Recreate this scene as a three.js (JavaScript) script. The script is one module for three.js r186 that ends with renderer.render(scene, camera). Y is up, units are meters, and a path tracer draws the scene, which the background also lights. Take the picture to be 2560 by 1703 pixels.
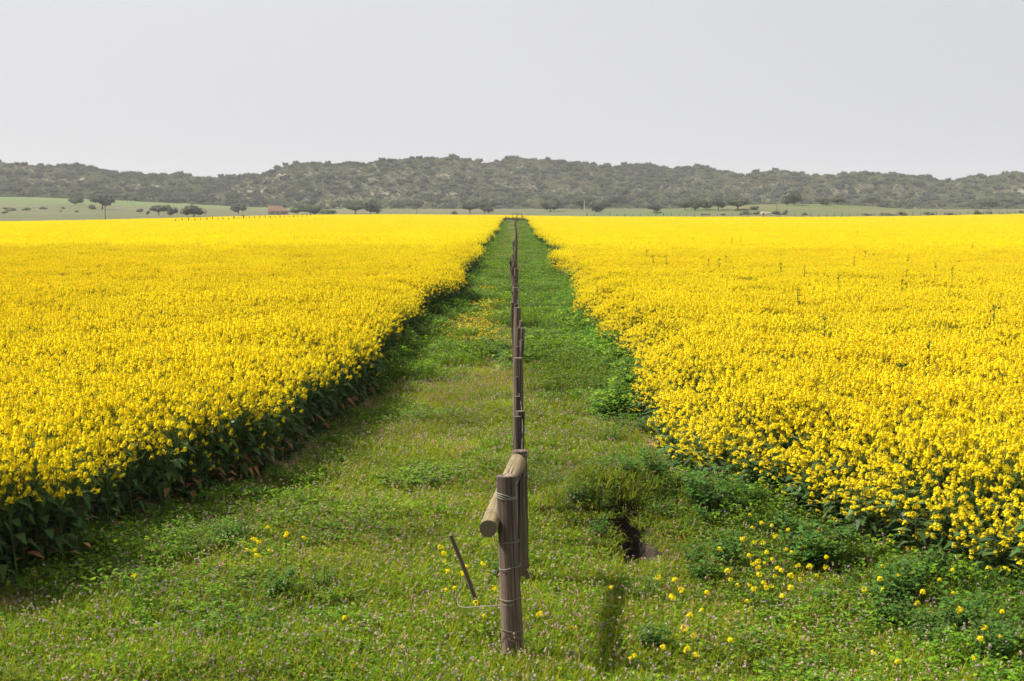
import * as THREE from 'three';
import { mergeGeometries } from 'three/addons/utils/BufferGeometryUtils.js';

// ------------------------------------------------------------------ camera, sky, sun, exposure
const scene = new THREE.Scene();
const EYE = 3.0;                                   // the photographer stands about 3 m above the strip
const camera = new THREE.PerspectiveCamera(26.93, 1024 / 681, 0.1, 6000);
camera.filmGauge = 36;
camera.position.set(0, EYE, 0);
camera.lookAt(-0.28, EYE - 9.18, -100);
camera.focus = 24;
camera.userData.fStop = 6.3;
scene.add(camera);

const renderer = new THREE.WebGLRenderer({ antialias: true });
renderer.toneMapping = THREE.LinearToneMapping;
renderer.toneMappingExposure = 2.0;
renderer.shadowMap.enabled = true;

const SUN = new THREE.Vector3(-Math.sin(1.3) * Math.cos(0.84), Math.sin(0.84), -Math.cos(1.3) * Math.cos(0.84));
const sun = new THREE.DirectionalLight(new THREE.Color(1, 0.92, 0.78), 5);
sun.position.copy(SUN).multiplyScalar(300);
sun.castShadow = true;
sun.shadow.radius = 3;
sun.shadow.mapSize.set(4096, 4096);
Object.assign(sun.shadow.camera, { left: -160, right: 160, top: 160, bottom: -160, near: 1, far: 900 });
scene.add(sun, sun.target);

{ // thin high haze: pale grey, a little brighter round the sun and a little bluer away from it
  const W = 1024, H = 512, data = new Float32Array(W * H * 4), v = new THREE.Vector3();
  for (let j = 0; j < H; j++) for (let i = 0; i < W; i++) {
    const el = ((j + 0.5) / H - 0.5) * Math.PI, az = ((i + 0.5) / W - 0.5) * 2 * Math.PI;
    v.set(Math.cos(el) * Math.cos(az), Math.sin(el), Math.cos(el) * Math.sin(az));
    const c = Math.max(-1, Math.min(1, v.dot(SUN))), a = Math.acos(c);
    const glow = 0.10 * Math.exp(-a * a / 0.9) + 0.25 * Math.exp(-a * a / 0.05);
    const away = Math.min(1, Math.max(0, (a - 0.7) / 1.6));
    const streak = 0.006 * Math.sin(v.x * 9 + v.y * 21 + Math.sin(v.z * 7)) ;
    const L = 0.392 + 0.68 * glow - 0.1 * away + 0.7 * streak, k = (j * W + i) * 4;
    data[k] = L * (0.995 - 0.03 * away); data[k + 1] = L * (0.993 - 0.012 * away); data[k + 2] = L * (1.01 + 0.035 * away); data[k + 3] = 1;
  }
  const t = new THREE.DataTexture(data, W, H, THREE.RGBAFormat, THREE.FloatType);
  t.mapping = THREE.EquirectangularReflectionMapping; t.magFilter = THREE.LinearFilter; t.minFilter = THREE.LinearFilter; t.needsUpdate = true;
  scene.background = t; scene.environment = t;
}

// ------------------------------------------------------------------ helpers
function rng(seed) { let a = seed >>> 0; return () => { a = (a + 0x6D2B79F5) | 0; let t = Math.imul(a ^ (a >>> 15), 1 | a); t = (t + Math.imul(t ^ (t >>> 7), 61 | t)) ^ t; return ((t ^ (t >>> 14)) >>> 0) / 4294967296; }; }
const hash2 = (x, y) => { let h = Math.imul(x | 0, 374761393) + Math.imul(y | 0, 668265263); h = Math.imul(h ^ (h >>> 13), 1274126177); return ((h ^ (h >>> 16)) >>> 0) / 4294967296; };
function noise(x, y) { const i = Math.floor(x), j = Math.floor(y); let u = x - i, v = y - j; u = u * u * (3 - 2 * u); v = v * v * (3 - 2 * v); const a = hash2(i, j), b = hash2(i + 1, j), c = hash2(i, j + 1), d = hash2(i + 1, j + 1); return (a + (b - a) * u) * (1 - v) + (c + (d - c) * u) * v; }
const fbm = (x, y) => 0.55 * noise(x, y) + 0.28 * noise(x * 2.13 + 7, y * 2.13 + 3) + 0.17 * noise(x * 4.4 + 1, y * 4.4 + 9);
const sstep = (a, b, x) => { const t = Math.min(1, Math.max(0, (x - a) / (b - a))); return t * t * (3 - 2 * t); };
const lerp = (a, b, t) => a + (b - a) * t;
function table(rows, x) { if (x <= rows[0][0]) return rows[0][1]; for (let i = 1; i < rows.length; i++) if (x <= rows[i][0]) return lerp(rows[i - 1][1], rows[i][1], (x - rows[i - 1][0]) / (rows[i][0] - rows[i - 1][0])); return rows[rows.length - 1][1]; }
const V = (x, y, z) => new THREE.Vector3(x, y, z);
const names = {};
function numbered(n) { const k = names[n] = (names[n] ?? -1) + 1; return k ? n + '_' + String(k).padStart(3, '0') : n; }
function shade(o) { o.traverse((m) => { if (m.isMesh) { m.castShadow = true; m.receiveShadow = true; } }); return o; }
function tag(o, label, category, group, kind) { o.userData.label = label; o.userData.category = category; if (group) o.userData.group = group; if (kind) o.userData.kind = kind; return o; }
function addTop(o, name) { o.name = numbered(name); scene.add(shade(o)); return o; }
function mesh(name, geo, mat, parent) { const m = new THREE.Mesh(geo, mat); m.name = name; m.castShadow = m.receiveShadow = true; if (parent) parent.add(m); return m; }

class GB {                                          // collects triangles with a colour each
  constructor(seed) { this.p = []; this.c = []; this.r = rng(seed); }
  rr(a, b) { return a + (b - a) * this.r(); }
  tri(a, b, c, k) { this.p.push(a.x, a.y, a.z, b.x, b.y, b.z, c.x, c.y, c.z); for (let i = 0; i < 3; i++) this.c.push(k[0], k[1], k[2]); }
  tone(k, s = 0.2) { const f = 1 + (this.r() * 2 - 1) * s, g = 1 + (this.r() * 2 - 1) * s * 0.35; return [k[0] * f * g, k[1] * f, k[2] * f]; }
  leaf(b, dir, side, len, wid, k, droop = 0.2, fold = 0.15) {
    const up = V().crossVectors(side, dir).normalize();
    const m = b.clone().addScaledVector(dir, len * 0.5).addScaledVector(up, len * droop * 0.25);
    const t = b.clone().addScaledVector(dir, len).addScaledVector(up, -len * droop);
    const l = m.clone().addScaledVector(side, wid / 2).addScaledVector(up, wid * fold), r = m.clone().addScaledVector(side, -wid / 2).addScaledVector(up, wid * fold);
    this.tri(b, r, m, k); this.tri(b, m, l, k); this.tri(r, t, m, k); this.tri(m, t, l, k);
  }
  blade(b, az, len, wid, bend, k, segs = 2) {
    const s = V(-Math.sin(az), 0, Math.cos(az)), f = V(Math.cos(az), 0, Math.sin(az));
    let pl = b.clone().addScaledVector(s, wid / 2), pr = b.clone().addScaledVector(s, -wid / 2), th = this.rr(0.02, 0.3);
    const c = b.clone();
    for (let i = 1; i <= segs; i++) {
      th += bend / segs; c.addScaledVector(f, Math.sin(th) * len / segs); c.y += Math.cos(th) * len / segs;
      if (i === segs) { this.tri(pl, pr, c.clone(), k); break; }
      const w = wid / 2 * (1 - i / segs * 0.55), nl = c.clone().addScaledVector(s, w), nr = c.clone().addScaledVector(s, -w);
      this.tri(pl, pr, nr, k); this.tri(pl, nr, nl, k); pl = nl; pr = nr;
    }
  }
  stick(a, b, r0, r1, k, n = 3) {
    const d = b.clone().sub(a).normalize(), x = V(d.y, d.z, -d.x).cross(d).normalize(), y = V().crossVectors(d, x), ring = (p, r) => Array.from({ length: n }, (_, i) => p.clone().addScaledVector(x, r * Math.cos(i / n * 6.2832)).addScaledVector(y, r * Math.sin(i / n * 6.2832)));
    const A = ring(a, r0), B = ring(b, r1);
    for (let i = 0; i < n; i++) { const j = (i + 1) % n; this.tri(A[i], A[j], B[j], k); this.tri(A[i], B[j], B[i], k); }
  }
  blob(c, rx, ry, k) {                              // a small eight-sided nub
    const T = V(c.x, c.y + ry, c.z), B = V(c.x, c.y - ry, c.z), a0 = this.r() * 6, q = [0, 1, 2, 3].map((i) => V(c.x + rx * Math.cos(a0 + i * 1.571), c.y + this.rr(-0.2, 0.2) * ry, c.z + rx * Math.sin(a0 + i * 1.571)));
    for (let i = 0; i < 4; i++) { const j = (i + 1) % 4; this.tri(q[i], T, q[j], k); this.tri(q[i], q[j], B, k); }
  }
  unit() { const z = this.rr(-1, 1), a = this.rr(0, 6.2832), s = Math.sqrt(1 - z * z); return V(s * Math.cos(a), z, s * Math.sin(a)); }
  patch(c, n, s, k) {                               // a leaf-sized four-cornered face, facing n
    const a = V(n.y, n.z, -n.x).cross(n).normalize().applyAxisAngle(n, this.r() * 6.28), b = V().crossVectors(n, a), w = s * this.rr(0.35, 0.6);
    const p0 = c.clone().addScaledVector(a, s), p1 = c.clone().addScaledVector(b, w).addScaledVector(n, s * 0.12), p2 = c.clone().addScaledVector(a, -s), p3 = c.clone().addScaledVector(b, -w).addScaledVector(n, s * 0.12);
    this.tri(p0, p1, p2, k); this.tri(p0, p2, p3, k);
  }
  build() { const g = new THREE.BufferGeometry(); g.setAttribute('position', new THREE.Float32BufferAttribute(this.p, 3)); g.setAttribute('color', new THREE.Float32BufferAttribute(this.c, 3)); return g; }
}
function noiseTexture(size, fn, srgb) {
  const d = new Uint8Array(size * size * 4);
  for (let j = 0; j < size; j++) for (let i = 0; i < size; i++) { const c = fn(i / size, j / size), k = (j * size + i) * 4; d[k] = c[0] * 255; d[k + 1] = c[1] * 255; d[k + 2] = c[2] * 255; d[k + 3] = 255; }
  const t = new THREE.DataTexture(d, size, size); t.wrapS = t.wrapT = THREE.RepeatWrapping; t.magFilter = THREE.LinearFilter; t.minFilter = THREE.LinearFilter; if (srgb) t.colorSpace = THREE.SRGBColorSpace; t.needsUpdate = true; return t;
}

// ------------------------------------------------------------------ materials
const M = {};
M.leaf = new THREE.MeshPhysicalMaterial({ name: 'leaf', vertexColors: true, roughness: 0.95, transmission: 0.45, thickness: 0, specularIntensity: 0.15, side: THREE.DoubleSide });
M.gloss = new THREE.MeshPhysicalMaterial({ name: 'waxy_leaf', vertexColors: true, roughness: 0.95, transmission: 0.4, thickness: 0, specularIntensity: 0.2, clearcoat: 0.1, clearcoatRoughness: 0.3, side: THREE.DoubleSide });
M.petal = new THREE.MeshPhysicalMaterial({ name: 'petal', vertexColors: true, roughness: 1, transmission: 0.42, thickness: 0, specularIntensity: 0.2, side: THREE.DoubleSide });
M.far = new THREE.MeshStandardMaterial({ name: 'far_leaf', vertexColors: true, roughness: 1, side: THREE.DoubleSide });
M.dry = new THREE.MeshStandardMaterial({ name: 'dry_stalk', vertexColors: true, roughness: 0.9, side: THREE.DoubleSide });
const grainMap = noiseTexture(512, (u, v) => {
  const n = 0.5 * fbm(u * 46, v * 5) + 0.5 * noise(u * 120, v * 11), crack = Math.pow(noise(u * 34 + 3, v * 3), 4), stain = fbm(u * 5, v * 4 + 2);
  const f = Math.max(0.12, Math.min(1, 0.34 + 0.5 * n + 0.4 * stain - 0.8 * crack)); return [f, f * 0.98, f * 0.95];
}, true);
const grainBump = noiseTexture(512, (u, v) => { const n = 0.6 * noise(u * 46, v * 5) + 0.4 * noise(u * 120, v * 11) - 0.8 * Math.pow(noise(u * 30 + 3, v * 3.5), 6); const f = Math.min(1, Math.max(0, n)); return [f, f, f]; });
const wood = (name, r, g, b) => new THREE.MeshStandardMaterial({ name, color: new THREE.Color().setRGB(r, g, b), map: grainMap, bumpMap: grainBump, bumpScale: 0.0014, roughness: 0.92 });
M.postWood = wood('weathered_post', 0.21, 0.155, 0.125);
M.railWood = wood('pale_pole', 0.34, 0.28, 0.15);
M.dropWood = wood('dark_dropper', 0.13, 0.095, 0.08);
M.dropPale = wood('grey_dropper', 0.26, 0.2, 0.165);
M.wire = new THREE.MeshStandardMaterial({ name: 'galvanised_wire', color: new THREE.Color().setRGB(0.2, 0.185, 0.165), metalness: 0.4, roughness: 0.6 });
M.plain = (name, r, g, b, rough = 0.9) => new THREE.MeshStandardMaterial({ name, color: new THREE.Color().setRGB(r, g, b), roughness: rough });

// ------------------------------------------------------------------ terrain (d = metres ahead of the camera = -z)
const edgeRise = [[-200, -2.4], [-145, -1.8], [-115, -1.1], [-89, -0.55], [-70, 0.2], [-58, 0.5], [-33, 0.6], [0, 0.35], [25, 0.1], [80, 0.0], [105, 0.15], [125, 0.55], [143, 0.85], [200, 1.2]];
const ridge = [[0, 404], [22, 408], [69, 410], [146, 415], [171, 412], [212, 414], [255, 420], [303, 431], [365, 435], [420, 439], [440, 437], [456, 433], [470, 437], [529, 445], [566, 440], [650, 435], [668, 428], [715, 415], [774, 404], [821, 407], [860, 410], [897, 407], [923, 407], [949, 398], [996, 396], [1032, 391], [1087, 395], [1135, 390], [1167, 396], [1193, 399], [1219, 411], [1237, 404], [1270, 398], [1303, 392], [1328, 400], [1361, 397], [1386, 401], [1448, 406], [1485, 414], [1536, 415], [1609, 408], [1653, 418], [1675, 419], [1710, 415], [1729, 413], [1755, 414], [1802, 429], [1824, 427], [1860, 439], [1897, 429], [1937, 424], [1988, 429], [2017, 438], [2083, 436], [2105, 431], [2149, 427], [2222, 432], [2284, 438], [2342, 446], [2382, 449], [2426, 437], [2463, 444], [2506, 433], [2532, 427], [2560, 433], [2700, 425]];
const RIDGE = 1450, PXF = 3556;
const ridgeTop = ridge.map(([px, py]) => [(px - 1290) / PXF * RIDGE, EYE + (525 - py) / PXF * RIDGE - 2.6]);   // metres across -> height of the dune crest
function farRise(x, d) {
  const u = x / d; let h = 0.8 + Math.max(0, d - 650) * 0.0068;
  h += 9 * sstep(680, 1080, d) * sstep(-0.13, -0.36, u);
  h += 5.0 * Math.exp(-(((x - 143) / 62) ** 2) - ((d - 725) / 55) ** 2);
  h += 1.6 * Math.exp(-(((x - 55) / 40) ** 2) - ((d - 800) / 60) ** 2);
  return h + 0.9 * (fbm(x * 0.02, d * 0.02) - 0.5);
}
function ground(x, d) {
  const E = table(edgeRise, x);
  if (d < 400) {
    let h = E * sstep(130, 400, d);
    if (d < 60) { const f = 1 - sstep(40, 60, d); h += f * (0.16 * (fbm(x * 0.9 + 4, d * 0.9) - 0.5) + 0.09 * (noise(x * 2.7, d * 2.7) - 0.5));
      h += 0.2 * Math.exp(-(((x - 1.85) / 0.6) ** 2) - ((d - 13.4) / 0.8) ** 2);                         // little mound by the burrow
      h += 0.42 * Math.exp(-(((x - 1.0) / 0.5) ** 2) - ((d - 13.75) / 0.4) ** 2);                     // earth thrown up behind it
      h -= 0.85 * Math.exp(-((((x - 1.05) / 0.17) ** 2 + ((d - 12.55) / 0.62) ** 2) ** 2));              // burrow
      h -= 0.05 * sstep(0, 0.5, leftEdge(d) + 0.75 - x) * (1 - sstep(20, 30, d)); }
    return h;
  }
  let h = lerp(E, farRise(x, d), sstep(400, 650, d));
  if (d > 1060) {
    const rim = RIDGE + 70 * Math.sin(x * 0.011) + 40 * Math.sin(x * 0.031 + 2), s = (d - 1090) / (rim - 1090);
    const top = (table(ridgeTop, x * RIDGE / d) - EYE) * rim / RIDGE + EYE;
    const shape = s <= 0 ? 0 : s < 1 ? 0.45 * s + 0.55 * sstep(0, 1, s) : 1 - (s - 1) * 1.2;
    const base = farRise(x, Math.min(d, 1120));
    h = base + (top - base) * shape;
    h += (1 - Math.abs(2 * Math.min(1, Math.max(0, s)) - 1)) * 9 * (fbm(x * 0.012 + 3, d * 0.016) - 0.5) + sstep(0, 0.4, s) * 2.4 * (noise(x * 0.045, d * 0.05) - 0.5);
  }
  return h;
}
const leftTable = [[6, -6.2], [9, -4.7], [10.9, -3.95], [13.8, -3.35], [15.3, -2.9], [20, -2.5], [33, -2.2], [50, -2.05], [85, -2.25], [190, -2.4], [330, -2.9]];
const rightTable = [[6, 7.5], [9, 4.9], [10.85, 3.65], [12.7, 2.7], [14.4, 2.02], [17.3, 1.75], [22, 1.9], [26, 2.0], [45, 2.05], [72, 2.05], [122, 2.2], [330, 2.6]];
function leftEdge(d) { return table(leftTable, d) + 0.35 * (noise(d * 0.7, 3.3) - 0.5) + 0.75 * (noise(d * 0.16, 8.1) - 0.5) * sstep(20, 40, d); }
function rightEdge(d) { return table(rightTable, d) + 0.4 * (noise(d * 0.6, 13.3) - 0.5) + 0.9 * (noise(d * 0.14, 18.1) - 0.5) * sstep(20, 40, d); }
const GATE = 330;
function inStrip(x, d) { return d < GATE + 3 && x > leftEdge(d) && x < rightEdge(d); }
const seenX = (d, margin) => [-(0.363 * d + margin), 0.36 * d + margin];
function onGround(px, py, dMin = 440) {               // where a foot seen at a place in the photograph stands on the terrain
  const u = (px - 1290) / PXF; for (let d = dMin; d < 1440; d += 2) if (525 + (EYE - ground(u * d, d)) * PXF / d <= py) return [u * d, d];
  return [u * 1440, 1440];
}

function sheet(d0, d1, rows, cols, colour, uvScale) {
  const pos = [], col = [], uv = [], idx = [];
  for (let j = 0; j <= rows; j++) {
    const t = j / rows, d = d0 < 0 ? (j < 10 ? lerp(d0, 7, j / 10) : j < 210 ? 7 + (j - 10) * 0.065 : 20 * Math.pow(d1 / 20, (j - 210) / (rows - 210))) : lerp(d0, d1, t);
    const half = Math.max(d, 0) * 0.55 + 14;
    for (let i = 0; i <= cols; i++) { const q = i / cols * 2 - 1, x = half * q * (0.4 + 0.6 * q * q); pos.push(x, ground(x, Math.max(d, 0.01)), -d); const c = colour(x, d); col.push(c[0], c[1], c[2]); uv.push(x / uvScale, d / uvScale); }
  }
  for (let j = 0; j < rows; j++) for (let i = 0; i < cols; i++) { const a = j * (cols + 1) + i, b = a + 1, c = a + cols + 1, e = c + 1; idx.push(a, b, c, b, e, c); }
  const g = new THREE.BufferGeometry(); g.setAttribute('position', new THREE.Float32BufferAttribute(pos, 3)); g.setAttribute('color', new THREE.Float32BufferAttribute(col, 3)); g.setAttribute('uv', new THREE.Float32BufferAttribute(uv, 2)); g.setIndex(idx); g.computeVertexNormals(); return g;
}
const soilTex = noiseTexture(512, (u, v) => { const n = 0.4 + 0.6 * (0.5 * noise(u * 64, v * 64) + 0.5 * noise(u * 190, v * 190)); return [n, n, n]; }, true);
const mixc = (a, b, t) => [lerp(a[0], b[0], t), lerp(a[1], b[1], t), lerp(a[2], b[2], t)];
const SAND = [[385, 468, 26, 7], [350, 476, 14, 4], [213, 449, 14, 4], [2552, 480, 22, 9], [1740, 458, 8, 4], [1851, 459, 7, 4], [2005, 469, 8, 4], [960, 486, 60, 5], [1120, 486, 40, 4], [640, 482, 60, 6], [1330, 468, 26, 4], [1660, 468, 20, 4], [2150, 475, 20, 4], [2270, 473, 9, 4], [2060, 475, 12, 4], [150, 470, 20, 4], [1090, 440, 40, 5], [700, 440, 30, 6]];
function groundColour(x, d) {
  if (d < 398) {
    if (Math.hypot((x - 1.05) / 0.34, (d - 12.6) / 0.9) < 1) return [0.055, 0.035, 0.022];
    const n = fbm(x * 1.4, d * 1.4);
    return inStrip(x, d) && x > leftEdge(d) + 0.45 ? mixc([0.07, 0.085, 0.018], [0.12, 0.09, 0.045], n) : mixc([0.085, 0.05, 0.03], [0.14, 0.09, 0.055], n);
  }
  const u = x / d, n = fbm(x * 0.03, d * 0.03), m = noise(x * 0.11, d * 0.06);
  let c = mixc([0.105, 0.145, 0.028], [0.17, 0.155, 0.055], n * 0.8 + 0.3 * (m - 0.5));                                       // olive pasture
  c = mixc(c, [0.13, 0.225, 0.022], 0.9 * sstep(890, 930, d + 60 * (noise(x * 0.01, 5) - 0.5)) * sstep(-0.08, -0.14, u) );   // sown field on the slope
  c = mixc(c, [0.14, 0.205, 0.03], 0.85 * Math.exp(-(((x - 143) / 95) ** 2) - ((d - 715) / 85) ** 2));
  c = mixc(c, [0.1, 0.2, 0.025], 0.75 * sstep(0, 0.03, u) * (1 - sstep(0.1, 0.14, u)) * (1 - sstep(690, 720, d)));
  c = mixc(c, [0.24, 0.19, 0.1], 0.6 * sstep(0.56, 0.7, noise(x * 0.035 + 5, d * 0.05)) * (d > 640 ? 1 : 0.3));           // dry grass
  return c;
}
function hillColour(x, d) {
  let c = mixc([0.085, 0.1, 0.045], [0.15, 0.135, 0.08], fbm(x * 0.03 + 9, d * 0.03));
  const px = 1290 + x / d * PXF, py = 525 + (EYE - ground(x, d)) * PXF / d;
  for (const [sx, sy, w, h] of SAND) { const q = ((px - sx) / w) ** 2 + ((py - sy) / h) ** 2; if (q < 1.6 && noise(x * 0.12, d * 0.12) > 0.3) c = mixc(c, [0.45, 0.37, 0.28], 0.7 * (1 - q / 1.6)); }
  return c;
}
function onSand(x, d) { const px = 1290 + x / d * PXF, py = 525 + (EYE - ground(x, d)) * PXF / d; for (const [sx, sy, w, h] of SAND) if (((px - sx) / w) ** 2 + ((py - sy) / h) ** 2 < 0.7) return true; return false; }
M.ground = new THREE.MeshStandardMaterial({ name: 'earth', vertexColors: true, map: soilTex, bumpMap: soilTex, bumpScale: 0.05, roughness: 1 });
{ const g = mesh('ground', sheet(-40, 1150, 450, 300, groundColour, 3), M.ground); addTop(g, 'ground'); tag(g, 'gently rolling farm ground under the crop, strip and pasture', 'ground', null, 'structure');
  const h = mesh('hills', sheet(1125, 1900, 170, 420, hillColour, 60), M.ground); addTop(h, 'hills'); tag(h, 'low scrub covered dune ridge behind the pasture', 'hills', null, 'structure'); }

// ------------------------------------------------------------------ rapeseed
const YEL = [[0.88, 0.73, 0.005], [0.9, 0.79, 0.008], [0.86, 0.66, 0.004]], STEM = [0.10, 0.17, 0.04], RLEAF = [0.055, 0.115, 0.025];
function flower(g, c, n, s, k) {                        // four petals round n
  const a = V(n.y, n.z, -n.x).cross(n).normalize().applyAxisAngle(n, g.r() * 6.28), b = V().crossVectors(n, a);
  for (let i = 0; i < 4; i++) {
    const th = i * 1.5708, d = a.clone().multiplyScalar(Math.cos(th)).addScaledVector(b, Math.sin(th)), e = V().crossVectors(n, d), t = c.clone().addScaledVector(d, s).addScaledVector(n, s * 0.25);
    const m = c.clone().addScaledVector(d, s * 0.66).addScaledVector(n, s * 0.3);
    g.tri(c, m.clone().addScaledVector(e, s * 0.42), t, k); g.tri(c, t, m.clone().addScaledVector(e, -s * 0.42), k);
  }
}
function raceme(g, base, tip, count, size) {
  const ax = tip.clone().sub(base), L = ax.length(); ax.normalize();
  for (let i = 0; i < count; i++) {
    const t = Math.pow(g.r(), 0.8), rad = lerp(0.021, 0.009, t), a = g.r() * 6.28, o = V(Math.cos(a), g.rr(0.1, 0.7), Math.sin(a)).normalize();
    const c = base.clone().addScaledVector(ax, L * t).addScaledVector(o, rad * g.rr(0.7, 1.2));
    flower(g, c, o.clone().lerp(ax, 0.3).normalize(), size * g.rr(0.75, 1.1), g.tone(YEL[(g.r() * 3) | 0], 0.07));
  }
  g.blob(tip.clone().addScaledVector(ax, 0.008), 0.009, 0.011, g.tone([0.45, 0.42, 0.03]));
}
function rapePlant(seed, edge, lowFlowers) {
  const petal = new GB(seed), green = new GB(seed + 77), H = 1.18;
  const lean = V(green.rr(-0.1, 0.1), 0, green.rr(-0.1, 0.1)), at = (t) => V(lean.x * t * t, H * t, lean.z * t * t);
  green.stick(at(0), at(0.5), 0.0075, 0.006, green.tone(STEM)); green.stick(at(0.5), at(0.9), 0.006, 0.003, green.tone(STEM));
  raceme(petal, at(0.93), at(1), 24, 0.0109);
  const nb = 17 + (green.r() * 6 | 0);
  for (let i = 0; i < nb; i++) {
    const t0 = green.rr(lowFlowers ? 0.2 : 0.3, 0.78), a = i * 2.4 + green.rr(-0.4, 0.4), top = Math.max(t0 + 0.08, green.rr(lowFlowers ? 0.4 : 0.68, 0.99)) * H, r = green.rr(0.05, 0.22), b = at(t0), e = V(b.x + r * Math.cos(a), top, b.z + r * Math.sin(a));
    const m = b.clone().lerp(e, 0.5); m.x += 0.2 * r * Math.cos(a); m.z += 0.2 * r * Math.sin(a); m.y -= 0.02;
    const kk = green.tone(STEM); green.stick(b, m, 0.004, 0.003, kk); green.stick(m, e, 0.003, 0.002, kk);
    const d = e.clone().sub(m).normalize(); raceme(petal, e.clone().addScaledVector(d, -green.rr(0.035, 0.07)), e, 17 + (green.r() * 9 | 0), 0.0109);
    for (let p = 0; p < 4; p++) { const q = m.clone().lerp(e, green.rr(0.2, 0.8)), pa = green.r() * 6.28, o = V(Math.cos(pa) * 0.8, 0.6, Math.sin(pa) * 0.8); green.stick(q, q.clone().addScaledVector(o, 0.045), 0.0014, 0.0012, green.tone(STEM)); }
    const la = a + green.rr(-0.5, 0.5), ld = V(Math.cos(la), green.rr(-0.1, 0.6), Math.sin(la)).normalize();
    green.leaf(b.clone(), ld, V(-Math.sin(la), 0, Math.cos(la)), green.rr(0.07, 0.14), green.rr(0.02, 0.04), green.tone(RLEAF, 0.35), 0.25);
  }
  const nl = edge ? 24 : 7;
  for (let i = 0; i < nl; i++) {
    const y = green.rr(edge ? 0.04 : 0.12, edge ? 0.72 : 0.6), a = green.r() * 6.28, ld = V(Math.cos(a), green.rr(-0.35, 0.45), Math.sin(a)).normalize(), b = at(y); b.addScaledVector(ld, 0.03);
    const dead = edge && y < 0.36 && green.r() < 0.28, k = dead ? green.tone([0.38, 0.2, 0.07], 0.45) : green.tone(RLEAF, 0.4);
    green.leaf(b, ld, V(-Math.sin(a), green.rr(-0.3, 0.3), Math.cos(a)).normalize(), green.rr(0.1, 0.2), green.rr(0.05, 0.09), k, green.rr(0.15, 0.6), green.rr(-0.15, 0.2));
  }
  return [petal.build(), green.build()];
}
function rapeClump(seed, R, plants) {                  // a round of crop as it shows from far off
  const petal = new GB(seed), green = new GB(seed + 5);
  for (let i = 0; i < plants; i++) {
    const a = petal.r() * 6.28, r = R * Math.sqrt(petal.r()), x = r * Math.cos(a), z = r * Math.sin(a), H = petal.rr(1.0, 1.22);
    for (let k = 0; k < 6; k++) {
      const c = V(x + petal.rr(-0.16, 0.16), H * petal.rr(0.76, 1), z + petal.rr(-0.16, 0.16)), col = petal.tone(YEL[(petal.r() * 3) | 0], 0.08);
      for (let f = 0; f < 5; f++) { const n = V(petal.rr(-1, 1), petal.rr(-0.1, 1), petal.rr(-1, 1)).normalize(); petal.patch(c.clone().add(V(petal.rr(-0.03, 0.03), petal.rr(-0.06, 0.05), petal.rr(-0.03, 0.03))), n, 0.024, col); }
      if (k < 3) green.stick(V(x, 0.45, z), c, 0.006, 0.003, green.tone(STEM));
    }
    green.stick(V(x, 0, z), V(x, 0.5, z), 0.01, 0.007, green.tone(STEM));
    for (let k = 0; k < 3; k++) { const la = green.r() * 6.28, d = V(Math.cos(la), green.rr(-0.2, 0.5), Math.sin(la)).normalize(); green.leaf(V(x, green.rr(0.15, 0.75), z), d, V(-Math.sin(la), 0, Math.cos(la)), 0.2, 0.07, green.tone(RLEAF, 0.35), 0.3); }
  }
  return [petal.build(), green.build()];
}
function scatter(parent, geos, list, colour) {          // list of [x, y, z, turn, scale, heightScale, variant, leanX, leanZ]
  const byV = geos.map(() => []); list.forEach((q) => byV[q[6] % geos.length].push(q));
  const m = new THREE.Matrix4(), q = new THREE.Quaternion(), e = new THREE.Euler(), c = new THREE.Color();
  byV.forEach((L, v) => { if (!L.length) return;
    geos[v].forEach(([name, g, mat]) => {
      const im = new THREE.InstancedMesh(g, mat, L.length); im.name = name; im.castShadow = im.receiveShadow = true;
      L.forEach((o, i) => { m.compose(V(o[0], o[1], o[2]), q.setFromEuler(e.set(o[7] || 0, o[3], o[8] || 0)), V(o[4], o[5], o[4])); im.setMatrixAt(i, m); const f = colour ? colour(o, i) : 1; im.setColorAt(i, Array.isArray(f) ? c.setRGB(f[0], f[1], f[2]) : c.setRGB(f, f, f)); });
      parent.add(im); });
  });
}
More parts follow.
